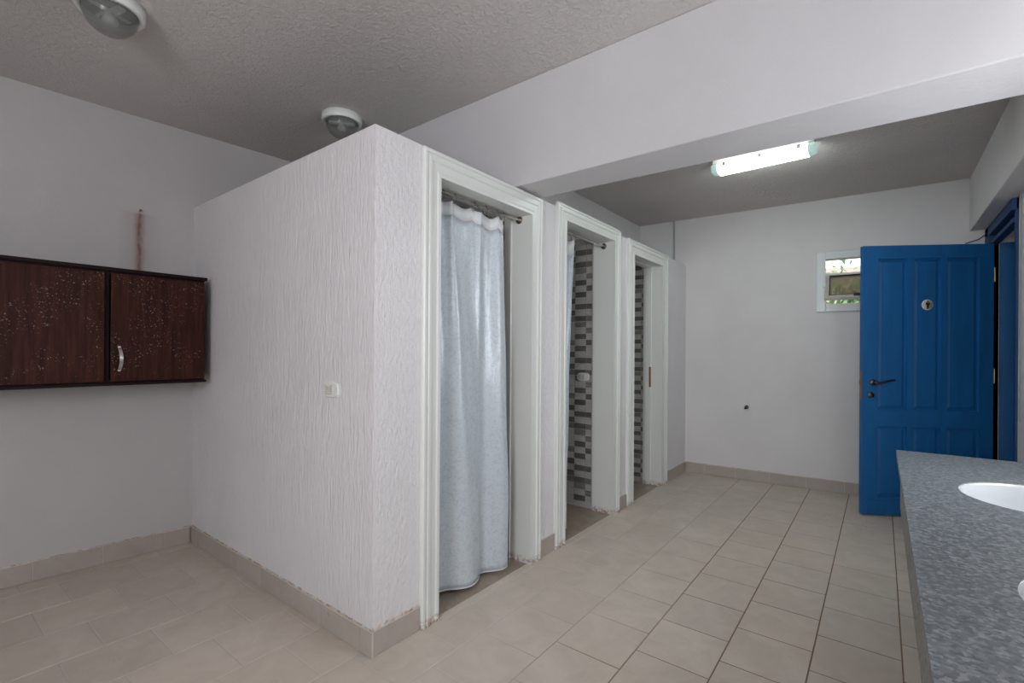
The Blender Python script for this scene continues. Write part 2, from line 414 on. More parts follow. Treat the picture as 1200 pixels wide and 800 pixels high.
# beam across the room and dropped beam along the right wall
mb = MB()
def beam_y(x): return 1.187 + (x - 0.16) * 0.062
xa, xb = -1.88, XR
HB = 2.240
vs = [(xa, .978, HB), (xb, .978, HB), (xb, min(beam_y(xb), 1.33), HB), (xa, beam_y(0) - .02, HB),
      (xa, .825, HC), (xb, .825, HC), (xb, min(beam_y(xb), 1.33), HC), (xa, beam_y(0) - .02, HC)]
mb.add(vs, [(3, 2, 1, 0), (4, 5, 6, 7), (0, 1, 5, 4), (1, 2, 6, 5), (2, 3, 7, 6), (3, 0, 4, 7)])
struct('beam_across', mb, M_ceil_beam, 0.006)
struct('beam_right', MB().box(2.25, XR, 1.335, 4.165, 2.295, HC), M_wall, 0.006)
# bulkhead above the far cubicles
struct('wall_upper', MB().box(-0.62, -0.52, 1.20, 3.995, HW, HC), M_wall)

# cubicle block
OP = [ # inner y0,y1,ztop | outer y0,y1,ztop | stop x0,x1
    dict(i=(0.364, 1.118, 2.108), o=(0.256, 1.226, 2.226), st=(-0.19, -0.136), p=0.012),
    dict(i=(1.518, 2.245, 2.160), o=(1.403, 2.352, 2.262), st=(-0.172, -0.168), p=0.0),
    dict(i=(2.630, 3.280, 2.116), o=(2.508, 3.440, 2.236), st=(-0.155, -0.088), p=0.008)]
struct('wall_side', MB().box(xl(0) - .05, 0, 0, 0.1, 0, HW), M_comb)
mb = MB(); ys = [0.1]
for q in OP: ys += [q['i'][0] - .02, q['i'][1] + .02]
ys.append(4.03)
for k in range(0, 8, 2): mb.box(-0.172, 0, ys[k], ys[k + 1], 0, HW)
for q in OP: mb.box(-0.172, 0, q['i'][0] - .02, q['i'][1] + .02, q['i'][2] + .02, HW)
struct('wall_front', mb, M_comb)
# partitions between the cubicles
parts_y = [(1.142, 1.392), (2.277, 2.545), (3.305, 3.5)]
part_walls = []
for i, (a, b_) in enumerate(parts_y):
    part_walls.append(struct('wall_partition_%d' % (i + 1), MB().box(-1.93, -0.172, a, b_, 0, HW), M_mg))
struct('cubicle_shade_lid', MB().box(-1.6, -0.172, 2.55, 3.3, 2.2, 2.25), M_wall)  # unseen lid added to keep the third cubicle dark

# mosaic pieces
PAT = ['DLDMLDLDL', 'LDMLLLMLD', 'DLMLMLDLL', 'LDLLDMLDL']
def pat(col, row):
    return PAT[col % 4][row % 9]
mos = {}
def piece_mesh(w, h, key):
    k = (round(w, 3), round(h, 3), key)
    if k not in mos:
        mos[k] = MB().box(-w/2, w/2, -0.003, 0.003, -h/2, h/2).mesh('tile', {'D': M_dk, 'M': M_md, 'L': M_lt}[key])
    return mos[k]
RH = 0.0497
def mosaic(parent, y, facing, xs, singles, zoff=2.109, rh=RH):
    """xs: descending column edges; the first `singles` columns are separate pieces"""
    big = MB()
    for c in range(len(xs) - 1):
        xa, xb = xs[c + 1], xs[c]
        for r in range(-2, 48):
            zc = zoff - r * rh
            if zc - rh/2 < 0.0 or zc + rh/2 > HW - .01: continue
            key = pat(c + 2 if c < 1 else (1 if c == 1 else (0 if c == 2 else c)), r)
            if c == 0: key = pat(2, r)
            elif c == 1: key = PAT[0][r % 9]
            elif c == 2: key = PAT[1][r % 9]
            w, h = xa - xb, rh - 0.006
            w = abs(xb - xa) - 0.005
            yy = y + facing * 0.003
            if c < singles:
                o = bpy.data.objects.new('tile', piece_mesh(w, h, key)); COL.objects.link(o); o.parent = parent
                o.location = ((xa + xb)/2, yy, zc)
            else: big.box((xa+xb)/2 - w/2, (xa+xb)/2 + w/2, yy - .003, yy + .003, zc - h/2, zc + h/2, 'DML'.index(key))
    if big.v:
        o = big.obj('mosaic', [M_dk, M_md, M_lt], parent); o['kind'] = 'stuff'
xs2 = [-0.197, -0.251, -0.356, -0.461] + [-0.461 - 0.105 * k for k in range(1, 14)]
xs3 = [-0.175, -0.20, -0.305] + [-0.305 - 0.105 * k for k in range(1, 15)]
mosaic(part_walls[1], 2.277, -1, xs2, 3)
mosaic(part_walls[2], 3.305, -1, xs3, 2, 2.03, 0.0455)
mosaic(part_walls[0], 1.142, -1, xs2, 0)
mosaic(part_walls[0], 1.392, 1, xs2, 0)
mosaic(part_walls[1], 2.545, 1, xs2, 0)

# door linings and casings of the three cubicles
PROF = [(0, 0), (0, .017), (.05, .024), (.16, .024), (.20, .017), (.27, .017), (.31, .023), (.44, .023), (.50, .016), (.80, .014), (.86, .019), (1, .019), (1, 0)]
def casing_leg(out, inn):
    """out, inn: ((y,z) start, (y,z) end) of the outer and inner edges"""
    mb = MB(); vs = []
    for e in (0, 1):
        for t, h in PROF:
            y = out[e][0] + (inn[e][0] - out[e][0]) * t; z = out[e][1] + (inn[e][1] - out[e][1]) * t
            vs.append((h, y, z))
    n = len(PROF)
    mb.add(vs, [(i, i + 1, n + i + 1, n + i) for i in range(n - 1)] + [tuple(range(n)), tuple(range(n, 2 * n))[::-1]])
    return mb
for idx, q in enumerate(OP):
    (iy0, iy1, iz), (oy0, oy1, oz) = q['i'], q['o']
    d = empty('door_%d' % (idx + 1), (0, (iy0 + iy1)/2, 0), kind='structure')
    casing_leg(((oy0, 0.002), (oy0, oz)), ((iy0, 0.002), (iy0, iz))).obj('casing', M_trim, d)
    casing_leg(((oy0, oz), (oy1, oz)), ((iy0, iz), (iy1, iz))).obj('casing', M_trim, d)
    casing_leg(((oy1, oz), (oy1, 0.002)), ((iy1, iz), (iy1, 0.002))).obj('casing', M_trim, d)
    MB().box(-0.172, 0.001, iy0 - .02, iy0, 0.002, iz + .02).obj('jamb', M_trim, d)
    MB().box(-0.172, 0.001, iy1, iy1 + .02, 0.002, iz + .02).obj('jamb', M_trim, d)
    MB().box(-0.172, 0.001, iy0, iy1, iz, iz + .02).obj('jamb', M_trim, d)
    if q['p']:
        s0, s1 = q['st']; pth = q['p']
        MB().box(s0, s1, iy1 - pth, iy1 + .015, 0.002, iz).obj('stop', M_trim, d, 0.002)
        MB().box(s0, s1, iy0 - .015, iy0 + pth, 0.002, iz).obj('stop', M_trim, d, 0.002)
        MB().box(s0, s1, iy0 + pth, iy1 - pth, iz - pth, iz).obj('stop', M_trim, d, 0.002)
    if idx == 2:
        o = MB().box(-0.108, -0.088, iy1 - .0105, iy1 - .007, 0.95, 1.145).obj('strike_plate', M_rust, d)
        o['label'] = 'rusty strike plate'
    # stone threshold strip
    MB().box(0.001, 0.042, iy0 + .002, iy1 - .002, 0.0, 0.0035).obj('threshold', M_tile, d, 0.001)
    MB().box(0.0425, 0.048, iy0 + .002, iy1 - .06, 0.0, 0.003).box(-0.004, 0.0005, iy0 + .002, iy1 - .002, 0.0, 0.006).obj('threshold_joint', M_stone, d)
    MB().box(-0.19, -0.004, iy0 + .002, iy1 - .002, -0.004, 0.002).obj('sill_tile', M_tile_in, d)
    # sealant line at the head of the first frame
# ------------------------------------------------------------------ skirting tiles
BH, BT = 0.105, 0.010
def skirting(name, p0, p1, cuts, normal, tops=None):
    """p0->p1 along the wall; cuts = list of distances from p0 ; normal = outward from wall"""
    p0, p1 = Vector((*p0, 0)), Vector((*p1, 0)); L = (p1 - p0).length; d = (p1 - p0) / L; nrm = Vector((*normal, 0)).normalized()
    par = MB()
    def slab(a, b_, t0, t1, z0, z1):
        q = [p0 + d * a + nrm * t0, p0 + d * b_ + nrm * t0, p0 + d * b_ + nrm * t1, p0 + d * a + nrm * t1]
        return [(v.x, v.y, z0) for v in q] + [(v.x, v.y, z1) for v in q], [(3, 2, 1, 0), (4, 5, 6, 7), (0, 1, 5, 4), (1, 2, 6, 5), (2, 3, 7, 6), (3, 0, 4, 7)]
    par.add(*slab(0, L, 0.0005, BT - .003, 0.002, BH + .003))
    o = par.obj(name, M_grout_light); o['kind'] = 'structure'
    cs = [0.0] + sorted(c for c in cuts if 0.01 < c < L - .01) + [L]
    for a, b_ in zip(cs, cs[1:]):
        MB().add(*slab(a + .0015, b_ - .0015, 0.001, BT + random.uniform(-.0008, .0008), 0.0015, BH + random.uniform(-.003, .002))).obj('tile', M_skirt, o, 0.0008, seg=1)
def mortar(parent_name, p0, p1, normal, amp):
    p0, p1 = Vector((*p0, 0)), Vector((*p1, 0)); L = (p1 - p0).length; d = (p1 - p0) / L; nrm = Vector((*normal, 0)).normalized()
    k = max(4, int(L / .012)); vs = []
    for i in range(k + 1):
        q = p0 + d * (L * i / k); w_ = random.uniform(.3, 1) * amp; t = .0035 + random.uniform(0, .004)
        for (o_, z) in ((.0, BH + .003 + w_), (t * .5, BH + .003 + w_ * .8), (t, BH), (.0, BH - .002)):
            v = q + nrm * o_; vs.append((v.x, v.y, z))
    mb = MB().add(vs, [(4*i + c, 4*i + c + 1, 4*(i+1) + c + 1, 4*(i+1) + c) for i in range(k) for c in range(3)])
    o = mb.obj('mortar', M_mortar, bpy.data.objects[parent_name]); o['kind'] = 'stuff'
skirting('baseboard_side', (xl(0) + .01, 0), (0.0105, 0), [x - xl(0) - .01 for x in (-1.84, -1.551, -1.265, -.962, -.662, -.374, -.075)], (0, -1))
skirting('baseboard_front_1', (0, 0.0), (0, 0.255), [], (1, 0))
skirting('baseboard_front_2', (0, 1.228), (0, 1.401), [], (1, 0))
skirting('baseboard_front_3', (0, 2.354), (0, 2.506), [], (1, 0))
skirting('baseboard_front_4', (0, 3.442), (0, 4.02), [0.3], (1, 0))
skirting('baseboard_left', (xl(YB), YB), (xl(0) , -0.012), [(y - YB) * 1.00295 for y in [-.163 - .2945 * k for k in range(10)]], (1, -0.0768))
skirting('baseboard_far', (0.012, yfar(0.012)), (XR - .01, yfar(XR)), [.19, .49, .80, 1.11, 1.41, 1.72, 2.02], (0.0614, -1))

mortar('baseboard_side', (-1.95, 0), (0.0, 0), (0, -1), .009)
mortar('baseboard_front_1', (0, 0.0), (0, 0.255), (1, 0), .016)
mortar('baseboard_left', (xl(-2.5), -2.5), (xl(0), -.012), (1, -0.0768), .007)
mortar('baseboard_far', (0.012, yfar(0.012)), (XR - .01, yfar(XR)), (0.0614, -1), .003)

# ------------------------------------------------------------------ far window
wy = yfar(1.5)
w = empty('window_1', (1.505, wy, 1.955), math.atan(0.0614), kind='structure')
def ring(mb, x0, x1, z0, z1, t, y0, y1):
    mb.box(x0, x0 + t, y0, y1, z0, z1).box(x1 - t, x1, y0, y1, z0, z1)
    mb.box(x0 + t, x1 - t, y0, y1, z0, z0 + t).box(x0 + t, x1 - t, y0, y1, z1 - t, z1); return mb
ring(MB(), -.312, .312, -.279, .279, 0.072, -.022, 0.004).obj('window_frame', M_frame_w, w, 0.004, world=False)
ring(MB(), -.262, .262, -.228, .228, 0.022, 0.004, 0.07).obj('inner_frame', M_alu, w, 0.002, world=False)
sash = empty('sash', (0, 0.0, -0.045), parent=w)
sash.rotation_euler = (math.radians(-50), 0, 0)
# the sash turns on its middle: inner edge low in the room, outer edge high outside
ring(MB(), -.248, .248, -.205, .205, 0.036, -.016, .016).obj('sash_frame', M_alu, sash, 0.003, world=False)
ring(MB(), -.212, .212, -.169, .169, 0.009, -.012, .012).obj('gasket', M_gasket, sash, world=False)
MB().box(-.204, .204, -.003, .003, -.161, .161).obj('pane', M_fpane, sash, world=False)
MB().box(-.262, -.248, -.012, .012, -.02, .02).box(.248, .262, -.012, .012, -.02, .02).obj('pivot', M_gasket, sash, world=False)
MB().box(-.03, .03, -.034, -.016, -.192, -.172).obj('catch', M_gasket, sash, 0.003, world=False)

# side window behind the camera (the source of the daylight)
w2 = empty('window_2', (XR + .06, (SW[0] + SW[1])/2, SW[2]), kind='structure')
mb = MB(); a, b_, c, d = SW
for (y0, y1, z0, z1) in ((a, a + .05, c, d), (b_ - .05, b_, c, d), (a + .05, b_ - .05, c, c + .05), (a + .05, b_ - .05, d - .05, d)):
    mb.box(XR + .05, XR + .11, y0, y1, z0, z1)
mb.obj('window_frame', M_frame_w, w2, 0.003)
MB().box(XR + .078, XR + .084, a + .05, b_ - .05, c + .05, d - .05).obj('pane', M_pane, w2)

w3 = empty('window_3', ((BW[0] + BW[1])/2, YB - .06, BW[2]), kind='structure')
mb = MB(); a, b_, c, d = BW
for (x0_, x1_, z0, z1) in ((a, a + .05, c, d), (b_ - .05, b_, c, d), (a + .05, b_ - .05, c, c + .05), (a + .05, b_ - .05, d - .05, d)):
    mb.box(x0_, x1_, YB - .11, YB - .05, z0, z1)
mb.obj('window_frame', M_frame_w, w3, 0.003)
MB().box(a + .05, b_ - .05, YB - .084, YB - .078, c + .05, d - .05).obj('pane', M_pane, w3)

# garden seen through the far window
struct('ground', MB().box(-6, 14, 4.4, 30, -0.32, -0.22), M_ground)
struct('garden_wall', MB().box(-4, 14, 15.0, 15.2, -0.22, 3.55).box(-4, 14, 14.95, 15.25, 3.55, 3.7), M_pink)
def shrub(name, loc, r, h, label, nleaf, group=None):
    e = empty(name, loc, label=label, cat='shrub')
    rnd = random.Random(hash(label) % 1000 if False else int(loc[0] * 100))
    mb = MB()
    for i in range(nleaf):
        th, ph = rnd.uniform(0, 6.283), math.acos(rnd.uniform(-1, 1)); rr = rnd.uniform(0.55, 1.0) * (1 + .18 * math.sin(3 * th + loc[0]))
        c = Vector((r * rr * math.sin(ph) * math.cos(th), r * rr * math.sin(ph) * math.sin(th), h * .58 + h * .45 * rr * math.cos(ph)))
        s = rnd.uniform(.05, .10); a_ = Vector((rnd.gauss(0, 1), rnd.gauss(0, 1), rnd.gauss(0, 1))).normalized()
        b2 = a_.orthogonal().normalized()
        mb.add([c - a_ * s, c + b2 * s * .45, c + a_ * s, c - b2 * s * .45], [(0, 1, 2, 3)])
    o = mb.obj('foliage', M_leaf, e, world=False); o['kind'] = 'stuff'
    MB().tube([(0, 0, 0), (.05, .02, h * .35), (0, 0, h * .7)], [.06, .045, .02], 8).obj('trunk', M_bark, e, world=False)
shrub('garden_shrub', (1.25, 9.2, -.22), 1.1, 2.95, 'tall green shrub outside the far window, nearest the white frame', 2600)
shrub('garden_shrub', (3.9, 9.6, -.22), 1.2, 2.85, 'broad green shrub outside the far window, half hidden behind the blue door', 2600)

tag(MB().box(.66, .78, 6.95, 7.07, -.22, 2.25).box(.64, .80, 6.93, 7.09, 2.25, 2.30).obj('garden_post', M_pink),
    'pale square post outside the far window, in front of the shrubs', 'post')

# ------------------------------------------------------------------ blue entrance door and its frame
fx = XR
fr = empty('door_4', (fx, (DY0 + DY1)/2, 0), kind='structure')
MB().box(fx - .035, fx + .03, 4.02, 4.16, 0.002, 2.29).obj('frame_post', M_blue_dark, fr, 0.003)
MB().box(fx - .012, fx + .03, DY0 - .02, DY0 + .03, 0.002, 2.29).obj('frame_post', M_blue_dark, fr, 0.003)
MB().box(fx - .035, fx + .03, DY0 - .02, 4.16, 2.215, 2.29).obj('frame_head', M_blue_dark, fr, 0.003)
MB().box(fx - .02, fx + .03, DY0 + .03, 4.02, 2.145, 2.175).obj('transom_bar', M_blue_dark, fr, 0.003)
MB().box(fx + .008, fx + .014, DY0 + .03, 4.02, 2.175, 2.215).obj('transom_pane', M_pane, fr)
o = MB().box(fx + .03, fx + .42, 3.985, 4.02, 0.002, 2.145).obj('lining', M_blue, fr, 0.003)
MB().box(fx + .03, fx + .22, DY0, DY0 + .02, 0.002, 2.30).obj('lining', M_blue_dark, fr, 0.003)
# unseen passage box, added to keep sky light out of the doorway
mb = MB().box(2.6, 4.4, 4.35, 4.5, 0, 2.75).box(2.6, 4.4, 1.9, 2.05, 0, 2.75).box(4.25, 4.4, 2.05, 4.35, 0, 2.75).box(2.6, 4.4, 1.9, 4.5, 2.75, 2.87).box(2.62, 4.4, 1.9, 4.5, -.12, -.002)
struct('passage_sky_block', mb, M_sky_block)

hx, hy = 2.366, 3.95; fxx, fyy = 1.566, 3.479
dvec = Vector((hx - fxx, hy - fyy, 0)); DL = dvec.length
door = empty('panelled_door', (fxx, fyy, 0), math.atan2(dvec.y, dvec.x),
             label='open blue panelled entrance door with round toilet sign', cat='door')
T, DH, ZB = 0.042, 2.14, 0.012
# local: x from free edge (0) to hinge (DL); the room side faces -y
xs_ = [v * DL for v in (.118, .345, .397, .604, .652, .895)]
mb = MB()
fy0, fy1 = 0.0, T
for (a, b_) in ((0, xs_[0]), (xs_[1], xs_[2]), (xs_[3], xs_[4]), (xs_[5], DL)): mb.box(a, b_, fy0, fy1, ZB, DH)
for (a, b_) in ((xs_[0], xs_[1]), (xs_[2], xs_[3]), (xs_[4], xs_[5])):
    for (c, d) in ((ZB, .152), (.712, .845), (2.035, DH)): mb.box(a, b_, fy0, fy1, c, d)
mb.obj('door_frame', M_blue, door, 0.0, world=False)
for (a, b_) in ((xs_[0], xs_[1]), (xs_[2], xs_[3]), (xs_[4], xs_[5])):
    for (c, d) in ((.152, .712), (.845, 2.035)):
        mb = MB(); e1, e2 = .010, .030
        for sgn, yb, yr, yp in ((1, fy0, .020, .013), (-1, fy1, T - .020, T - .013)):
            ring1 = [(a + .001, yr, c), (b_, yr, c), (b_, yr, d), (a, yr, d)]
            ring2 = [(a + e1, yr, c + e1), (b_ - e1, yr, c + e1), (b_ - e1, yr, d - e1), (a + e1, yr, d - e1)]
            ring3 = [(a + e2, yp, c + e2), (b_ - e2, yp, c + e2), (b_ - e2, yp, d - e2), (a + e2, yp, d - e2)]
            vs = ring1 + ring2 + ring3
            fs = [(i, (i+1) % 4, 4 + (i+1) % 4, 4 + i) for i in range(4)] + [(4+i, 4 + (i+1) % 4, 8 + (i+1) % 4, 8 + i) for i in range(4)] + [(8, 9, 10, 11)]
            mb.add(vs, fs)
        mb.obj('door_panel', M_blue, door, world=False)
# moulded kick strip
MB().box(.03, DL - .02, -.008, 0.0, .10, .128).box(.03, DL - .02, -.004, 0.0, .03, .10).obj('kick_board', M_blue, door, 0.003, world=False)
# lever and keyhole
h = MB(); c0 = (.075, -.001, 1.058)
h.lathe([(0.0, 0.0), (.026, 0), (.026, .006), (.018, .010), (.012, .012), (.010, .045), (.012, .052), (0, .054)], c0, 20, axis=(0, -1, 0))
h.tube([(.075, -.048, 1.058), (.10, -.052, 1.056), (.14, -.05, 1.068), (.175, -.048, 1.078), (.205, -.046, 1.080)], [.011, .010, .009, .009, .007], 10)
hd = h.obj('door_handle', M_bronze, door, world=False); hd['label'] = 'bronze lever handle'
h = MB(); h.lathe([(0, 0), (.024, 0), (.024, .005), (.018, .009), (0, .009)], (.06, -.001, .958), 20, axis=(0, -1, 0))
h.box(.056, .064, -.014, -.009, .950, .966)
h.obj('keyhole_plate', M_bronze, door, world=False)['label'] = 'bronze keyhole rose'
h = MB(); h.lathe([(0.0, 0.0), (.026, 0), (.026, .006), (.012, .012), (.010, .045), (0, .05)], (.075, T + .001, 1.058), 20, axis=(0, 1, 0))
h.tube([(.075, T + .045, 1.058), (.14, T + .048, 1.062), (.20, T + .045, 1.07)], [.010, .009, .007], 10)
h.obj('door_handle', M_bronze, door, world=False)
MB().box(-.002, 0, .010, .032, .92, 1.15).box(-.010, -.002, .014, .028, 1.045, 1.07).obj('lock_plate', M_rust, door, world=False)['label'] = 'rusty lock plate'
for zc in (.25, 1.12, 1.90):
    MB().tube([(DL + .004, -.004, zc - .055), (DL + .004, -.004, zc + .055)], .0065, 10).box(DL - .001, DL + .003, -.004, .02, zc - .05, zc + .05).obj('hinge', M_brass, door, world=False)
# round sign
sg = MB().lathe([(0, 0), (.041, 0), (.041, .003), (.037, .0045), (0, .0045)], (.508 * DL, .0135, 1.672), 32, axis=(0, -1, 0)).obj('sign_disc', M_white, door, world=False)
sg['label'] = 'round white sign with a standing man'
MB().lathe([(0, 0), (.035, 0), (.035, .0008), (0, .0008)], (.508 * DL, .0090, 1.672), 32, axis=(0, -1, 0)).obj('sign_face', M_sign, sg, world=False)
cx, cz = .508 * DL, 1.672
fig = MB()
fig.lathe([(0, 0), (.0055, 0), (.0055, .001), (0, .001)], (cx, .0082, cz + .026), 14, axis=(0, -1, 0))
body = [(-.003, .0195), (-.0115, .016), (-.0125, -.002), (-.0095, -.003), (-.008, .008), (-.0065, -.004), (-.0055, -.029), (-.001, -.029), (0, -.008), (.001, -.029), (.0055, -.029), (.0065, -.004), (.008, .008), (.0095, -.003), (.0125, -.002), (.0115, .016), (.003, .0195), (0, .012)]
fig.prism([(cx + a * 1.25, cz - .001 + b_ * 1.1) for a, b_ in body], 0.0070, .0082, axis='y')
fig.obj('pictogram', M_black, sg, world=False)['label'] = 'black figure of a man'
# closer arm from the frame head to the door top
pa = Vector((fx - .04, 4.0, 2.235)); inv = (Matrix.Translation(door.location) @ door.rotation_euler.to_matrix().to_4x4()).inverted()
MB().tube([inv @ pa, Vector((DL * .90, .02, 2.178)), Vector((DL * .80, .02, 2.148))], .004, 8).obj('closer_arm', M_dsteel, door, world=False)

# ------------------------------------------------------------------ wall cabinet
CX, CY1, CY0 = -1.62, -0.050, -1.50
cab = empty('wall_cabinet', (-1.8, -.78, 1.088), label='dark mahogany wall cabinet with two visible doors, hung beside the white partition', cat='cabinet')
zt, zb = 1.707, 1.098
cm = MB()
cm.box(xl(CY0) + .005, CX - .018, CY1 - .018, CY1, zb, zt).box(xl(CY0) + .125, CX - .018, CY0, CY0 + .018, zb, zt)
cm.box(xl(CY0) + .125, CX - .018, CY0 + .018, CY1 - .018, zb, zb + .016).box(xl(CY0) + .125, CX - .018, CY0 + .018, CY1 - .018, zt - .016, zt)
cm.box(-1.96, -1.952, CY0 + .018, CY1 - .018, zb + .016, zt - .016).box(-1.952, CX - .018, -.53, -.512, zb + .016, zt - .016)
cm.v = [(max(v[0], xl(v[1]) + .004), v[1], v[2]) for v in cm.v]
cm.obj('body', M_wood_edge, cab)
MB().prism([(xl(CY0) + .004, CY0 - .01), (CX + .006, CY0 - .01), (CX + .006, CY1 + .008), (xl(CY1) + .004, CY1 + .008)], zt, zt + .018).obj('top_board', M_wood_edge, cab, 0.003)
MB().prism([(xl(CY0) + .004, CY0 - .01), (CX + .004, CY0 - .01), (CX + .004, CY1 + .006), (xl(CY1) + .004, CY1 + .006)], zb - .014, zb).obj('bottom_board', M_wood_edge, cab, 0.003)
for k, (a, b_) in enumerate(((-.508, CY1 - .004), (-1.488, -.535))):
    dd = MB().box(CX - .017, CX, a, b_, zb + .008, zt - .012).obj('door', M_wood, cab, 0.004)
    # raised rim round the door edge
    rim = MB(); y0, y1, z0, z1 = a + .001, b_ - .001, zb + .009, zt - .013
    for q in ((y0, y0 + .012, z0, z1), (y1 - .012, y1, z0, z1), (y0 + .012, y1 - .012, z0, z0 + .012), (y0 + .012, y1 - .012, z1 - .012, z1)):
        rim.box(CX, CX + .003, *q)
    rim.obj('rim', M_wood, dd, 0.001)
    hyy = a + .035 if k == 0 else a + .04
    mb = MB(); pts = []
    for i in range(11):
        t = i / 10; pts.append((CX + .006 + .022 * math.sin(math.pi * t) ** .6, hyy + .006 * math.sin(math.pi * t), 1.165 + .13 * t))
    # flat bow handle
    for i in range(10):
        (xa_, ya_, za_), (xb_, yb_, zb_) = pts[i], pts[i + 1]; w_ = .008
        mb.add([(xa_, ya_ - w_, za_), (xa_, ya_ + w_, za_), (xb_, yb_ + w_, zb_), (xb_, yb_ - w_, zb_), (xa_ - .004, ya_ - w_, za_), (xa_ - .004, ya_ + w_, za_), (xb_ - .004, yb_ + w_, zb_), (xb_ - .004, yb_ - w_, zb_)],
               [(0, 1, 2, 3), (7, 6, 5, 4), (0, 3, 7, 4), (1, 5, 6, 2), (0, 4, 5, 1), (3, 2, 6, 7)])
    for zz in (1.167, 1.293): mb.box(CX, CX + .009, hyy - .006, hyy + .006, zz - .005, zz + .005)
    hh = mb.obj('handle', M_steel, dd); hh['label'] = 'curved steel handle'

# nail with the rusty streak
nl = MB().tube([(xl(-.29) + .0, -.29, 2.142), (xl(-.29) + .022, -.291, 2.146)], .0035, 8).lathe([(0, 0), (.007, 0), (.007, .002), (0, .003)], (xl(-.29) + .021, -.291, 2.146), 12, axis=(1, 0, 0)).obj('nail', M_rust)
tag(nl, 'rusty nail in the left wall above the dark cabinet', 'nail')

# ------------------------------------------------------------------ switches
def superellipse(w, h, n_=3.2, seg=36):
    out = []
    for k in range(seg):
        t = k * 2 * math.pi / seg; c, s = math.cos(t), math.sin(t)
        out.append((math.copysign(abs(c) ** (2/n_), c) * w/2, math.copysign(abs(s) ** (2/n_), s) * h/2))
    return out
def switch(loc, label, w=.128, h=.074):
    e = empty('wall_switch', loc, label=label, cat='switch')
    mb = MB(); o_ = superellipse(w, h); i_ = superellipse(w * .9, h * .86)
    seg = len(o_); vs = [(a, 0, b_) for a, b_ in o_] + [(a, -.006, b_) for a, b_ in o_] + [(a, -.011, b_) for a, b_ in i_]
    mb.add(vs, [(i, (i+1) % seg, seg + (i+1) % seg, seg + i) for i in range(seg)] + [(seg + i, seg + (i+1) % seg, 2*seg + (i+1) % seg, 2*seg + i) for i in range(seg)] + [tuple(range(2*seg, 3*seg))], sm=False)
    mb.obj('plate', M_white, e, world=False)
    for k in range(2):
        x = -.036 + k * .024
        MB().add([(x, -.011, -.016), (x + .019, -.011, -.016), (x + .019, -.020, .017), (x, -.020, .017), (x, -.009, -.016), (x + .019, -.009, -.016), (x + .019, -.009, .017), (x, -.009, .017)],
                 [(0, 1, 2, 3), (0, 3, 7, 4), (1, 5, 6, 2), (3, 2, 6, 7), (0, 4, 5, 1)]).obj('rocker', M_offwhite, e, world=False)
    r_ = MB()
    for a, b_, c, d in ((-.040, -.037, -.020, .022), (.008, .011, -.020, .022), (-.037, .008, -.022, -.019)): r_.box(a, b_, -.0125, -.0105, c, d)
    r_.obj('surround', M_grey, e, world=False)
    return e
switch((-.307, 0.0, 1.104), 'white double light switch on the textured white partition')
switch((-.272, 2.270, 1.080), 'white light switch on the grey mosaic wall in the middle cubicle', .115, .07)

# ------------------------------------------------------------------ shower rods and curtains
def rod(name, x, y0, y1, z, label):
    e = empty(name, (x, (y0 + y1)/2, z), label=label, cat='curtain rod')
    MB().tube([(x, y0, z), (x, y1, z)], .0095, 14).obj('tube', M_steel, e)
    for yy, s in ((y0, 1), (y1, -1)):
        MB().lathe([(0, 0), (.024, 0), (.024, .004), (.017, .008), (.013, .012), (.013, .022), (0, .022)], (x, yy, z), 20, axis=(0, s, 0)).obj('flange', M_dsteel, e)
    return e
rod('curtain_rod', -.082, .3645, 1.1175, 2.090, 'chrome curtain rod across the first cubicle opening')
rod('curtain_rod', -.080, 1.5185, 2.2445, 2.130, 'chrome curtain rod across the middle cubicle opening')

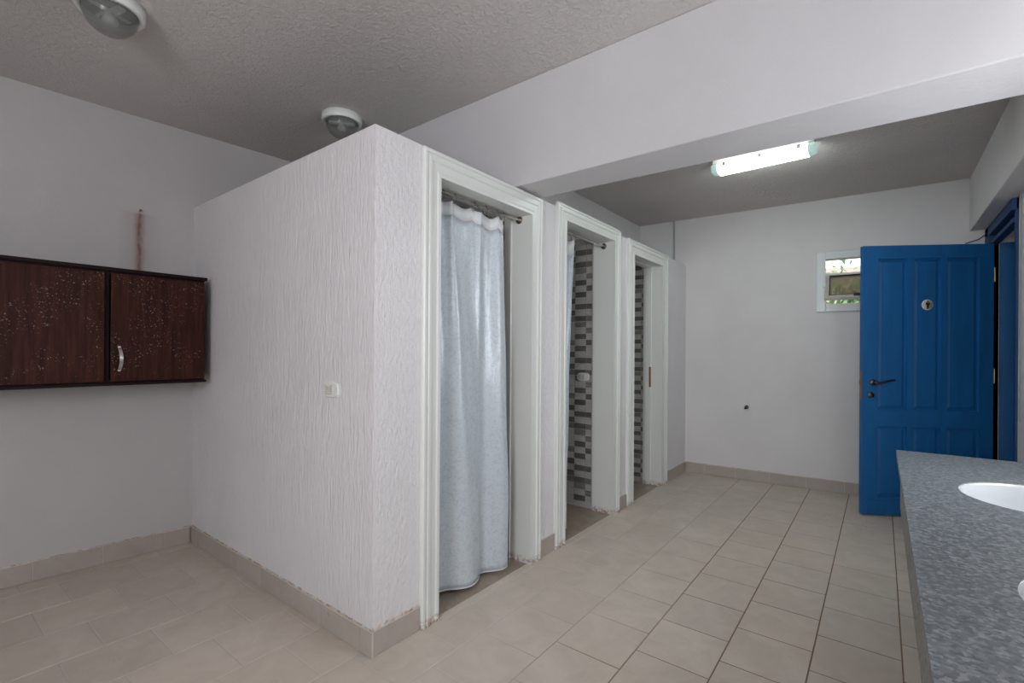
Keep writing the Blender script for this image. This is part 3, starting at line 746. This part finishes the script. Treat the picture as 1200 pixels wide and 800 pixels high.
def catmull(pts, n_):
    out = []
    P = [pts[0]] + pts + [pts[-1]]
    segs = len(pts) - 1
    for i in range(n_ + 1):
        t = i / n_ * segs; k = min(int(t), segs - 1); u = t - k
        p0, p1, p2, p3 = (Vector(P[k + j]) for j in range(4))
        out.append(0.5 * ((2 * p1) + (-p0 + p2) * u + (2*p0 - 5*p1 + 4*p2 - p3) * u*u + (-p0 + 3*p1 - 3*p2 + p3) * u**3))
    return out
def curtain(name, bottom, top, z0f, z1f, label, rodz, rodx, hooks, nu=150, nv=60, holes=True):
    B = catmull(bottom, nu); T_ = catmull(top, nu); mb = MB(); vs = []
    for j in range(nv + 1):
        v = j / nv
        for i in range(nu + 1):
            u = i / nu
            k = v ** 1.5
            p_ = B[i] * (1 - k) + T_[i] * k
            z0 = z0f(u); z1 = z1f(u)
            z = z0 + (z1 - z0) * v
            x = p_.x + .004 * math.sin(9 * u * 6.28 + 3 * v) * (v ** 2) + .0025 * math.sin(17 * v + 23 * u)
            vs.append((x, p_.y + .003 * math.sin(11 * v + 5 * u), z))
    fs = [(j*(nu+1)+i, j*(nu+1)+i+1, (j+1)*(nu+1)+i+1, (j+1)*(nu+1)+i) for j in range(nv) for i in range(nu)]
    e = empty(name, (-.08, sum(b_[1] for b_ in bottom)/len(bottom), 0.02), label=label, cat='curtain')
    mb.add(vs, fs[:nu * (nv - 2)], 0, True); mb.add(vs, fs[nu * (nv - 2):], 1, True)
    o = mb.obj('cloth', [M_cloth, M_hem], e)
    sd = o.modifiers.new('thickness', 'SOLIDIFY'); sd.thickness = .0012
    # bottom hem
    hem = MB(); hv = []
    rows = (0, 1)
    for i in range(nu + 1):
        a = Vector(vs[i]); hv += [a + Vector((.0012, 0, -.001)), a + Vector((.0012, 0, .006)), a + Vector((-.0016, 0, .006)), a + Vector((-.0016, 0, -.001))]
    hem.add(hv, [(4*i + c, 4*i + (c+1) % 4, 4*(i+1) + (c+1) % 4, 4*(i+1) + c) for i in range(nu) for c in range(4)])
    hem.obj('hem', M_hem, e)
    # rings hooked over the rod
    for u in hooks:
        i = int(u * nu); t = Vector(vs[nv * (nu + 1) + i]); zc = (rodz + .010 + t.z - .02) / 2; hr = (rodz + .012 - (t.z - .02)) / 2
        pts = [(rodx + .017 * math.cos(a), t.y, zc + hr * math.sin(a)) for a in [q * 2 * math.pi / 16 for q in range(17)]]
        MB().tube(pts, .0016, 6, cap=False).obj('ring', M_dsteel, e)
    return e
bottom1 = [(-.10, .372), (-.125, .45), (-.11, .53), (-.062, .60), (-.045, .665), (-.060, .730), (-.088, .775), (-.112, .800), (-.105, .835), (-.078, .880), (-.050, .935), (-.048, .985)]
top1 = [(-.110, .370), (-.075, .41), (-.115, .455), (-.108, .49), (-.070, .52), (-.100, .57), (-.104, .64), (-.100, .71), (-.072, .745), (-.104, .79), (-.106, .85), (-.075, .89), (-.070, .93), (-.090, .958)]
hk = (.02, .18, .36, .53, .70, .86, .98)
def top_z(u):
    d = 1.0
    for a, b_ in zip(hk, hk[1:]):
        if a <= u <= b_: d = (u - a) / (b_ - a); return 2.072 - .022 * math.sin(math.pi * d) ** .8 * (b_ - a) / .17 - .035 * max(0, u - .6)
    return 2.072
curtain('shower_curtain', bottom1, top1, lambda u: .022 + .022 * (1 - u) ** 2, top_z, 'silver grey satin shower curtain hanging in the first cubicle opening', 2.090, -.082, hk)
bottom2 = [(-.09, 1.53), (-.06, 1.55), (-.12, 1.575), (-.055, 1.60), (-.11, 1.63), (-.06, 1.655), (-.09, 1.70)]
top2 = [(-.08, 1.53), (-.06, 1.56), (-.10, 1.60), (-.06, 1.64), (-.10, 1.68), (-.065, 1.72), (-.08, 1.775)]
hk2 = (.03, .5, .97)
curtain('shower_curtain', bottom2, top2, lambda u: .05, lambda u: 2.10 - .03 * abs(math.sin(math.pi * u * 2)), 'pale shower curtain bunched at the left of the middle cubicle opening', 2.130, -.080, hk2, 60, 40)

# ------------------------------------------------------------------ ceiling lamps
def dome_lamp(loc, label, rot):
    e = empty('ceiling_lamp', loc, rot, label=label, cat='lamp')
    MB().lathe([(0, 0), (.112, 0), (.118, -.004), (.118, -.042), (.114, -.047), (.098, -.047), (.096, -.034), (0, -.034)], (0, 0, 0), 48).obj('base', M_white, e, world=False)
    g = MB(); prof = []
    for k in range(13):
        a = k / 12 * math.pi / 2; prof.append((.097 * math.cos(a) + 1e-7, -.040 - .098 * math.sin(a)))
    inner = [(r * .965, z + .0025) for r, z in prof[::-1]]
    g.lathe(prof[:-1] + [(.0004, -.138)], (0, 0, 0), 48); g.lathe([(max(r, .0004), z) for r, z in inner], (0, 0, 0), 48)
    g.obj('glass_bowl', M_dome, e, world=False)
    MB().lathe([(0, -.0345), (.094, -.0345), (.090, -.037), (0, -.037)], (0, 0, 0), 40).obj('reflector', M_refl, e, world=False)
    MB().box(-.075, .075, -.014, .014, -.052, -.037).box(-.010, .010, -.075, .075, -.044, -.037).obj('lamp_holder', M_grey, e, 0.003, world=False)
    MB().lathe([(.012, -.034), (.013, -.05), (.024, -.065), (.028, -.078), (.024, -.090), (.012, -.097), (.0005, -.099)], (0, 0, 0), 24).obj('bulb', M_bulb, e, world=False)
    return e
dome_lamp((-.875, -.680, HC), 'round glass dome ceiling lamp above the dark cabinet, nearest the camera', .3)
dome_lamp((-.965, .462, HC), 'round glass dome ceiling lamp half hidden behind the cubicle wall top', .9)

# fluorescent batten
cxl, cyl = .995, 2.575
fl = empty('fluorescent_lamp', (cxl, cyl, HC), -.03, label='lit fluorescent ceiling lamp with clear cover beyond the beam', cat='lamp')
Lh = .325
MB().prism([(-.050, -.0), (.050, 0), (.052, -.045), (-.052, -.045)], -Lh, Lh, axis='x').obj('housing', M_white, fl, 0.003, world=False)
prof = [(-.058, -.038), (.058, -.038), (.066, -.055), (.060, -.078), (.040, -.098), (-.040, -.098), (-.060, -.078), (-.066, -.055)]
MB().prism(prof, -Lh + .035, Lh - .035, axis='x').obj('diffuser', M_emit, fl, world=False)
for s in (-1, 1):
    mb = MB(); a = s * (Lh - .035); b_ = s * (Lh + .008)
    pr2 = [(y * .9, -.045 + (z + .045) * .8) for y, z in prof]; nn = len(prof)
    vs = [(a, y, z) for y, z in prof] + [(b_, y, z) for y, z in pr2]
    mb.add(vs, [(i, (i+1) % nn, nn + (i+1) % nn, nn + i) for i in range(nn)] + [tuple(range(nn, 2*nn))])
    mb.obj('end_cap', M_emit_end, fl, world=False)
for x in (-.24, 0, .24):
    for s in (-1, 1):
        MB().box(x - .012, x + .012, s * .066 - .005, s * .066 + .005, -.062, -.036).obj('clip', M_grey, fl, world=False)

# ------------------------------------------------------------------ washbasin counter
CT, CXF, CYE, CYN = .85, 1.738, 1.545, -1.75
ctr = empty('washbasin_counter', (2.06, 0, 0), label='long grey granite washbasin counter with a deep apron along the right wall', cat='counter')
basins = [(2.060, .862), (2.060, .005)]
RA, RB = .180, .205
mb = MB(); SEG = 48
def cell(y0, y1, bx=None):
    x0, x1 = CXF, XR - .002
    if bx is None:
        mb.add([(x0, y0, CT), (x1, y0, CT), (x1, y1, CT), (x0, y1, CT)], [(0, 1, 2, 3)]); return
    cx, cy = bx; el = []; rc = []
    for k in range(SEG):
        t = k * 2 * math.pi / SEG; c, s = math.cos(t), math.sin(t)
        el.append((cx + RA * c, cy + RB * s, CT))
        tx = ((x1 - cx) / c if c > 1e-9 else (x0 - cx) / c if c < -1e-9 else 1e9); ty = ((y1 - cy) / s if s > 1e-9 else (y0 - cy) / s if s < -1e-9 else 1e9)
        t_ = min(tx, ty); rc.append([cx + t_ * c, cy + t_ * s, CT])
    for X in (x0, x1):
        for Y in (y0, y1):
            k = min(range(SEG), key=lambda i: (rc[i][0] - X) ** 2 + (rc[i][1] - Y) ** 2); rc[k] = [X, Y, CT]
    vs = el + rc
    mb.add(vs, [(k, SEG + k, SEG + (k+1) % SEG, (k+1) % SEG) for k in range(SEG)])
    low = [(a, b_, CT - .028) for a, b_, _ in el]
    mb.add(el + low, [(k, (k+1) % SEG, SEG + (k+1) % SEG, SEG + k) for k in range(SEG)], 1, True)
prev = CYN
for bx in reversed(basins):
    cell(prev, bx[1] - .26); cell(bx[1] - .26, bx[1] + .26, bx); prev = bx[1] + .26
cell(prev, CYE)
z0 = CT - .03
mb.add([(CXF, CYN, CT), (CXF, CYE, CT), (CXF, CYE, z0), (CXF, CYN, z0)], [(0, 1, 2, 3)], 1)
mb.add([(CXF, CYE, CT), (XR - .002, CYE, CT), (XR - .002, CYE, z0), (CXF, CYE, z0)], [(0, 1, 2, 3)], 1)
mb.add([(CXF, CYN, CT), (XR - .002, CYN, CT), (XR - .002, CYN, z0), (CXF, CYN, z0)], [(3, 2, 1, 0)], 1)
mb.add([(CXF, CYN, z0), (CXF + .10, CYN, z0), (CXF + .10, CYE, z0), (CXF, CYE, z0)], [(0, 3, 2, 1)], 1)
mb.obj('countertop', [M_granite, M_granite_edge], ctr)
MB().box(CXF + .014, CXF + .034, CYN + .01, CYE - .012, .590, z0).obj('apron', M_granite_edge, ctr, 0.002)
MB().box(CXF + .034, XR - .002, CYE - .03, CYE - .012, .590, z0).obj('apron', M_granite_edge, ctr, 0.002)
for yy in (.43, -.42, -1.3):
    MB().box(2.02, XR - .002, yy - .05, yy + .05, 0.002, z0 - .001).obj('support', M_ply, ctr, 0.003)
lab = ['white oval washbasin set in the granite nearest the blue door', 'white oval washbasin cut off by the right edge of the photo, nearer the camera']
for (cx, cy), lb in zip(basins, lab):
    e = empty('washbasin', (cx, cy, CT - .16), label=lb, cat='sink', group='oval washbasins in the granite counter')
    prof = [(.997, -.003), (.985, -.004), (.975, -.012), (.965, -.045), (.95, -.08), (.85, -.115), (.65, -.140), (.35, -.150), (.10, -.153)]
    b1 = MB().lathe([(r, h_) for r, h_ in prof] + [(.10, -.165), (.36, -.162), (.67, -.152), (.88, -.125), (.98, -.085), (.995, -.035)], (cx, cy, CT), 48, sx=RA, sy=RB)
    # the closing disc of lathe ends would cap the bowl: drop both n-gon caps
    keep = [i for i, f in enumerate(b1.f) if len(f) < 40]
    b1.f = [b1.f[i] for i in keep]; b1.mi = [b1.mi[i] for i in keep]; b1.sm = [b1.sm[i] for i in keep]
    b1.obj('bowl', M_ceramic, e)
    MB().lathe([(0, -.158), (.020, -.158), (.024, -.150), (.018, -.148), (.015, -.152), (0, -.152)], (cx, cy, CT), 20).obj('drain', M_steel, e)

# ------------------------------------------------------------------ small wall fittings
xx = .603; yy = yfar(xx)
ps = empty('pipe_stub', (xx, yy, .737), label='small dark water pipe stub on the far wall', cat='pipe')
MB().lathe([(0, 0), (.022, 0), (.020, .004), (.011, .006), (0, .006)], (xx, yy, .737), 20, axis=(0, -1, 0)).obj('collar', M_dsteel, ps)
MB().tube([(xx, yy - .004, .737), (xx, yy - .045, .735), (xx - .006, yy - .055, .728)], [.009, .009, .010], 12).tube([(xx, yy - .03, .74), (xx + .014, yy - .036, .757)], .006, 8).obj('valve', M_black, ps)
xx = -.125
tag(MB().tube([(xx, yfar(xx) - .011, 2.254), (xx, yfar(xx) - .011, HC - .001)], .010, 10).obj('wall_conduit', M_grey),
    'thin grey conduit in the far corner above the cubicles', 'conduit')
yy = DY0 - .10
tag(MB().tube([(XR - .004, yy, .86), (XR - .004, yy + .004, 1.5), (XR - .004, yy - .003, 2.0), (XR - .004, yy, 2.7)], .004, 8).obj('wall_cable', M_grey),
    'thin cable running down the wall beside the blue door frame', 'cable')
